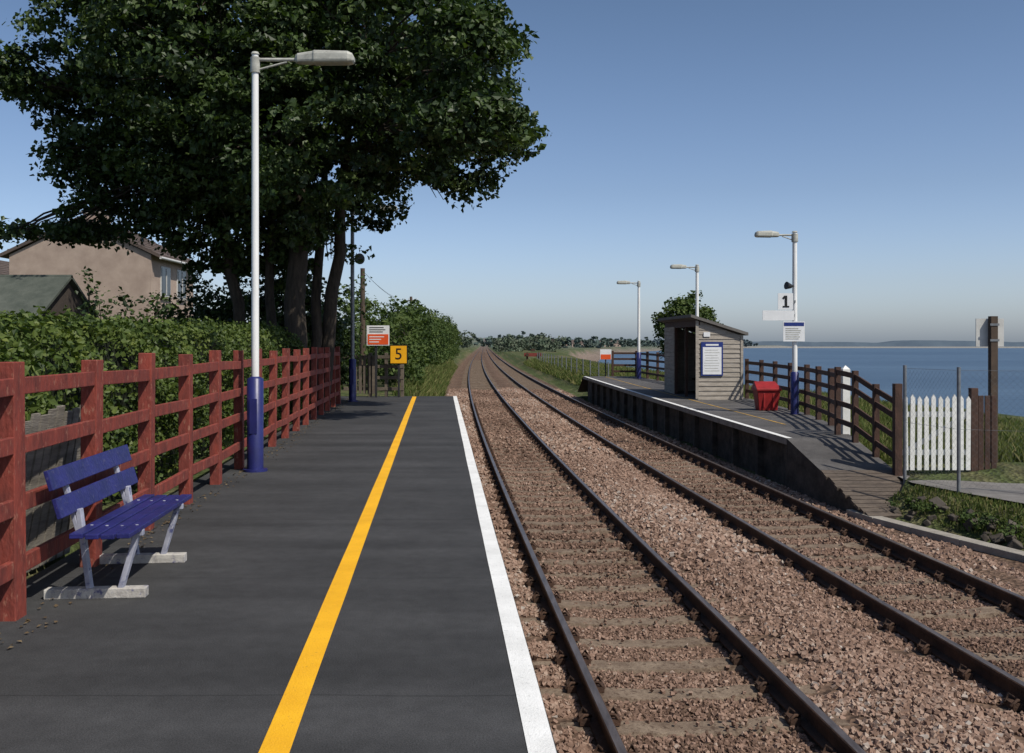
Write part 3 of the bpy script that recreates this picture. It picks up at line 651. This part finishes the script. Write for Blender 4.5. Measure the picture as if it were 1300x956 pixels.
b.add(rf+[p+Vector((0,0,.09)) for p in rf],[(0,3,2,1),(4,5,6,7),(0,1,5,4),(1,2,6,5),(2,3,7,6),(3,0,4,7)],2)
b.box(Q(.46,-.055,1.2),(.68,.03,1.04),3,R); b.box(Q(.46,-.073,1.14),(.58,.006,.84),4,R)
for k in range(9): b.box(Q(.46+random.uniform(-.04,0),-.077,1.47-k*.08),(.48+random.uniform(-.12,0),.004,.014),5,R)
b.box(Q(.46,-.073,1.63),(.4,.006,.05),4,R)
b.box(Q(.3,-.05,1.95),(.2,.02,.14),4,R)
b.done('platform_shelter',[M['greywood'],M['darkwood'],mk('roof_felt',(.16,.15,.14),None,4,.9),M['signblue'],M['signwhite'],M['lampgrey']],origin=A)

# ------------------------------------------------------------ right fences
def railfence(pts,H,rails,mat,name,pw=.11):
    b=MB()
    for (x,y,z) in pts: b.box((x,y,z+H/2-.05),(pw,pw,H+.1),0,Matrix.Rotation(random.uniform(-.1,.1),3,'Z'))
    for p,q in zip(pts[:-1],pts[1:]):
        for r in rails: b.beam((p[0]-.02,p[1],p[2]+r),(q[0]-.02,q[1],q[2]+r),.035,.1,0)
    return b.done(name,[mat],bevel=.004)
pts=[(float(backX(d))-.08,d,zR(d)) for d in (20.3,21.8,23.3,24.8,26.4,28,29.6,31.2)]
railfence(pts,1.25,(.25,.55,.85,1.13),M['darkwood'],'wooden_fence')
pts=[(float(backX(d))-.08,d,zR(d)) for d in (36,38,40,42,44,46,48.4)]+[(4.9,48.5,.08)]
railfence(pts,1.25,(.25,.55,.85,1.13),M['darkwood'],'wooden_fence')
railfence([(6.46,19.75,-.15),(6.48,18.8,-.2),(6.58,18.0,-.42),(6.66,17.25,-.6)],1.35,(.3,.65,1.0,1.25),M['darkwood'],'wooden_fence',pw=.10)
wx,wy=6.36,19.0
b=MB(); b.box((wx,wy,.50),(.15,.15,1.34),0); b.add([(wx-.075,wy-.075,1.17),(wx+.075,wy-.075,1.17),(wx+.075,wy+.075,1.17),(wx-.075,wy+.075,1.17),(wx,wy,1.25)],[(0,1,4),(1,2,4),(2,3,4),(3,0,4)],0)
# placed on the camera/sun side of the ramp fence so the rails do not shade it
wp=b.done('white_post',[M['white']],origin=(wx,wy,-.15),bevel=.006); wp.location=(6.68,19.95,-.17)
b=MB()
for k in range(10):
    x=6.72+k*.119; h=1.22+.02*math.sin(k*2.); b.box((x,17.0,-.5+h/2),(.075,.022,h),0,Matrix.Rotation(random.uniform(-.015,.015),3,'Y'))
    b.add([(x-.037,16.989,-.5+h),(x+.037,16.989,-.5+h),(x+.037,17.011,-.5+h),(x-.037,17.011,-.5+h),(x,16.989,-.5+h+.06),(x,17.011,-.5+h+.06)],[(0,1,4),(1,2,5,4),(2,3,5),(3,0,4,5)],0)
for z in (-.2,.45): b.box((7.25,17.035,z),(1.17,.04,.09),0)
b.beam((6.72,17.04,-.2),(7.8,17.04,.45),.03,.08,0)
b.done('picket_gate',[M['white']],origin=(7.25,17,-.5))
b=MB(); b.box((6.6,17.05,.1),(.13,.13,1.75),0); b.box((7.9,17.05,.1),(.12,.12,1.6),0)
for k in range(3): b.box((8.03+k*.11,17.05,.12),(.09,.03,1.3),0)
b.done('gate_post',[M['darkwood']],bevel=.005)
b=MB(); b.box((8.6,17.8,.75),(.12,.12,2.8),0); b.box((8.58,17.88,1.86),(.50,.02,.5),1)
for z in (1.72,2.0): b.box((8.6,17.735,z),(.16,.012,.04),2)
b.done('trackside_sign',[M['telepole'],M['signgrey'],M['galv']],origin=(8.6,17.8,-.65))
b=MB(); P=[(6.55,16.6),(6.82,15.2),(8.3,14.6),(10.2,13.9),(13,13.2)]
for (x,y) in P: b.tube([(x,y,-.75),(x,y,1.3)],.028,10,0)
for (a,c) in zip(P[:-1],P[1:]):
    a=Vector((*a,0));c=Vector((*c,0)); L=(c-a).length; dv=(c-a)/L
    for z in (-.55,.35,1.25): b.tube([a+Vector((0,0,z)),c+Vector((0,0,z))],.0025,4,0,False)
    s=-1.8
    while s<L:
        for sg in (1,-1):
            s0=max(s,0); s1=min(s+1.8,L)
            if s1>s0:
                z0=(s0-s); z1=(s1-s)
                za,zb_=(-.55+z0,-.55+z1) if sg>0 else (1.25-z0,1.25-z1)
                b.tube([a+dv*s0+Vector((0,0,za)),a+dv*s1+Vector((0,0,zb_))],.0011,3,0,False)
        s+=.1
b.done('chain_link_fence',[M['galv']])
b=MB()
pts=[(float(xl(d))+7.2+ (d-52)*.01,d) for d in range(52,120,4)]
for x,y in pts: b.tube([(x,y,-.9),(x,y,.7)],.04,6,0)
for a,c in zip(pts[:-1],pts[1:]):
    for z in (-.3,0,.3,.6): b.beam((*a,z),(*c,z),.01,.012,0)
b.done('wire_fence',[M['galv']])
b=MB(); x,y,z=6.72,26.3,zR(26.3)
b.add([(x-.24,y-.2,z),(x+.24,y-.2,z),(x+.24,y+.2,z),(x-.24,y+.2,z),(x-.3,y-.27,z+.52),(x+.3,y-.27,z+.52),(x+.3,y+.27,z+.52),(x-.3,y+.27,z+.52)],[(0,3,2,1),(0,1,5,4),(1,2,6,5),(2,3,7,6),(3,0,4,7)],0)
b.add([(x-.33,y-.3,z+.52),(x+.33,y-.3,z+.52),(x+.33,y+.3,z+.52),(x-.33,y+.3,z+.52),(x-.33,y-.3,z+.58),(x+.33,y-.3,z+.58),(x+.28,y+.2,z+.76),(x-.28,y+.2,z+.76),(x+.33,y+.3,z+.6),(x-.33,y+.3,z+.6)],[(0,3,2,1),(0,1,5,4),(4,5,6,7),(6,8,9,7),(1,2,8,6,5),(3,0,4,7,9),(2,3,9,8)],0)
for q in (-.12,.12): b.box((x+q,y-.25,z+.27),(.05,.03,.4),0)
b.done('grit_bin',[M['red']],origin=(x,y,z),bevel=.02)
b=MB(); b.box((4.6,48.9,.55),(.06,.06,1.5),2); b.box((4.6,48.85,1.15),(.55,.02,.5),0); b.box((4.6,48.838,1.03),(.5,.006,.24),1); b.done('warning_sign',[M['signwhite'],M['orange'],M['darkmetal']],origin=(4.6,48.9,0))
b=MB(); x,y=2.7,128
for q in(-.75,.75):
    b.beam((x+q,y,-1),(x+q,y,.6),.25,.25,0,up=(0,1,0)); b.beam((x+q,y+2,-1),(x+q,y,.4),.2,.2,0)
b.box((x,y-.15,.3),(2.3,.3,.45),1)
for q in(-.75,.75): b.tube([(x+q,y-.3,.3),(x+q,y-.6,.3)],.2,12,0)
b.box((x,y,.9),(.5,.3,.3),0); b.done('buffer_stop',[M['rust'],mk('buffer_red',(.2,.04,.03),None,4,.7)],origin=(x,y,-1))

# ------------------------------------------------------------ grass and weeds
def blades(name,n,fn,h,mat,w=.012):
    x,y=fn(n); z=terr(x,y); hh=h*(.5+rng.random(len(x))); a=rng.random(len(x))*6.283; lean=rng.normal(size=(len(x),2))*.35
    B0=np.stack([x,y,z-.02],1); wv=np.stack([np.cos(a),np.sin(a),np.zeros_like(a)],1)*w
    tip=B0+np.stack([lean[:,0]*hh,lean[:,1]*hh,hh],1); mid=B0+np.stack([lean[:,0]*hh*.35,lean[:,1]*hh*.35,hh*.6],1)
    V=np.stack([B0-wv,B0+wv,mid+wv*.7,tip,mid-wv*.7],1).reshape(-1,3); F=np.arange(len(x)*5).reshape(-1,5)
    return npmesh(name,V,F,mat,np.repeat(np.clip(.45+.28*rng.normal(size=len(x)),0,1),5))
def g1(n):
    y=17.8+32*rng.random(n)**1.3; x=backX(y)+.15+9*rng.random(n)**1.2; m=~((y<18.2)&(x<8.3)); return x[m],y[m]
blades('grass',60000,g1,.22,grassM)
def g2(n):
    y=9+7*rng.random(n); L=5.6+(15.9-y)*.3; x=L+.25+.8*rng.random(n); return x,y
blades('grass',5000,g2,.07,grassM,.01)
def g3(n):
    y=49+75*rng.random(n); x=xl(y)+6.6+6*rng.random(n); return x,y
blades('grass',30000,g3,.35,grassM,.03)
def g4(n):
    y=33+75*rng.random(n); x=xl(y)-1.35-1.5*rng.random(n); return x,y
blades('grass',20000,g4,.3,grassM,.02)
lb=[]
for i in range(26):
    y=random.uniform(9.5,15.8); L=5.6+(15.9-y)*.3; lb.append((L+.35+random.random()*.5,y,-.88+random.random()*.08,.26,.3,.10))
foliage('bank_weeds',lb,6500,.045,bushM,clump=.12,per=26,shell=.2)
b=MB()
for i in range(60):
    y=random.uniform(9,15.6); L=5.6+(15.9-y)*.3; x=L+.18+random.random()*.45; s=random.uniform(.05,.13)
    z=float(terr(np.array([x]),np.array([y]))[0]); c=Vector((x,y,z+s*.2)); Rr=Matrix.Rotation(random.random()*6,3,(random.random(),random.random(),1))
    vs=[c+Rr@Vector((sx*s*random.uniform(.5,1),sy*s*random.uniform(.4,.8),sz*s*random.uniform(.4,.7))) for sx in(-1,1) for sy in(-1,1) for sz in(-1,1)]
    b.add(vs,[(0,1,3,2),(4,6,7,5),(0,4,5,1),(2,3,7,6),(0,2,6,4),(1,5,7,3)],0)
b.done('bank_rocks',[M['stone']],bevel=.015)
n=900; y=2+29*rng.random(n); x=fenceX(y)+.05+np.abs(rng.normal(size=n))*.12; P=np.stack([x,y,np.full(n,.010)],1)
V,F,T=leafgeo(P,.028,np.array([0,0,3.]),np.clip(.5+.3*rng.normal(size=n),0,1)); npmesh('fallen_leaves',V,F,tintmat('dry_leaf',[(.05,.035,.02),(.10,.07,.04),(.16,.12,.07)],.9),T)

# ------------------------------------------------------------ light, sky, camera
el=math.radians(51); az=math.atan2(.74,-.67)
sdir=Vector((math.sin(az)*math.cos(el),math.cos(az)*math.cos(el),math.sin(el)))
sl=bpy.data.lights.new('sun','SUN'); sl.energy=4.4; sl.angle=math.radians(.5); sl.color=(1,.94,.84)
so=bpy.data.objects.new('sun',sl); scene.collection.objects.link(so); so.rotation_euler=sdir.to_track_quat('Z','Y').to_euler(); so.location=sdir*50
w=bpy.data.worlds.new('World'); scene.world=w; w.use_nodes=True; nt=w.node_tree; bg=nt.nodes['Background']
sk=nt.nodes.new('ShaderNodeTexSky'); sk.sky_type='NISHITA'; sk.sun_disc=False; sk.sun_elevation=el; sk.sun_rotation=az; sk.air_density=1.; sk.dust_density=1.5; sk.ozone_density=2.
tc=nt.nodes.new('ShaderNodeTexCoord'); sp=nt.nodes.new('ShaderNodeSeparateXYZ'); nt.links.new(tc.outputs['Generated'],sp.inputs[0])
rp=nt.nodes.new('ShaderNodeValToRGB'); e=rp.color_ramp.elements; e.new(.15); e.new(.06)
vals=[(0,(2.45,2.75,3.6)),(.06,(2.15,2.25,2.75)),(.15,(1.78,1.84,2.12)),(.35,(1.36,1.47,1.6))]
for k,(p,c) in enumerate(vals): e[k].position=p; e[k].color=(c[0]/5,c[1]/5,c[2]/5,1)
nt.links.new(sp.outputs[2],rp.inputs[0])
mx=nt.nodes.new('ShaderNodeVectorMath'); mx.operation='MULTIPLY'; nt.links.new(sk.outputs[0],mx.inputs[0]); nt.links.new(rp.outputs[0],mx.inputs[1])
m5=nt.nodes.new('ShaderNodeVectorMath'); m5.operation='SCALE'; m5.inputs['Scale'].default_value=5; nt.links.new(mx.outputs[0],m5.inputs[0])
nt.links.new(m5.outputs[0],bg.inputs[0]); bg.inputs[1].default_value=.058
cam=bpy.data.cameras.new('camera'); co=bpy.data.objects.new('camera',cam); scene.collection.objects.link(co); scene.camera=co
co.location=(0,0,1.65); co.rotation_euler=(math.radians(90),0,0); cam.sensor_width=36; cam.lens=35; cam.shift_y=-41/1300; cam.clip_end=20000; cam.clip_start=.1
scene.view_settings.view_transform='Standard'; scene.view_settings.look='None'; scene.view_settings.exposure=0
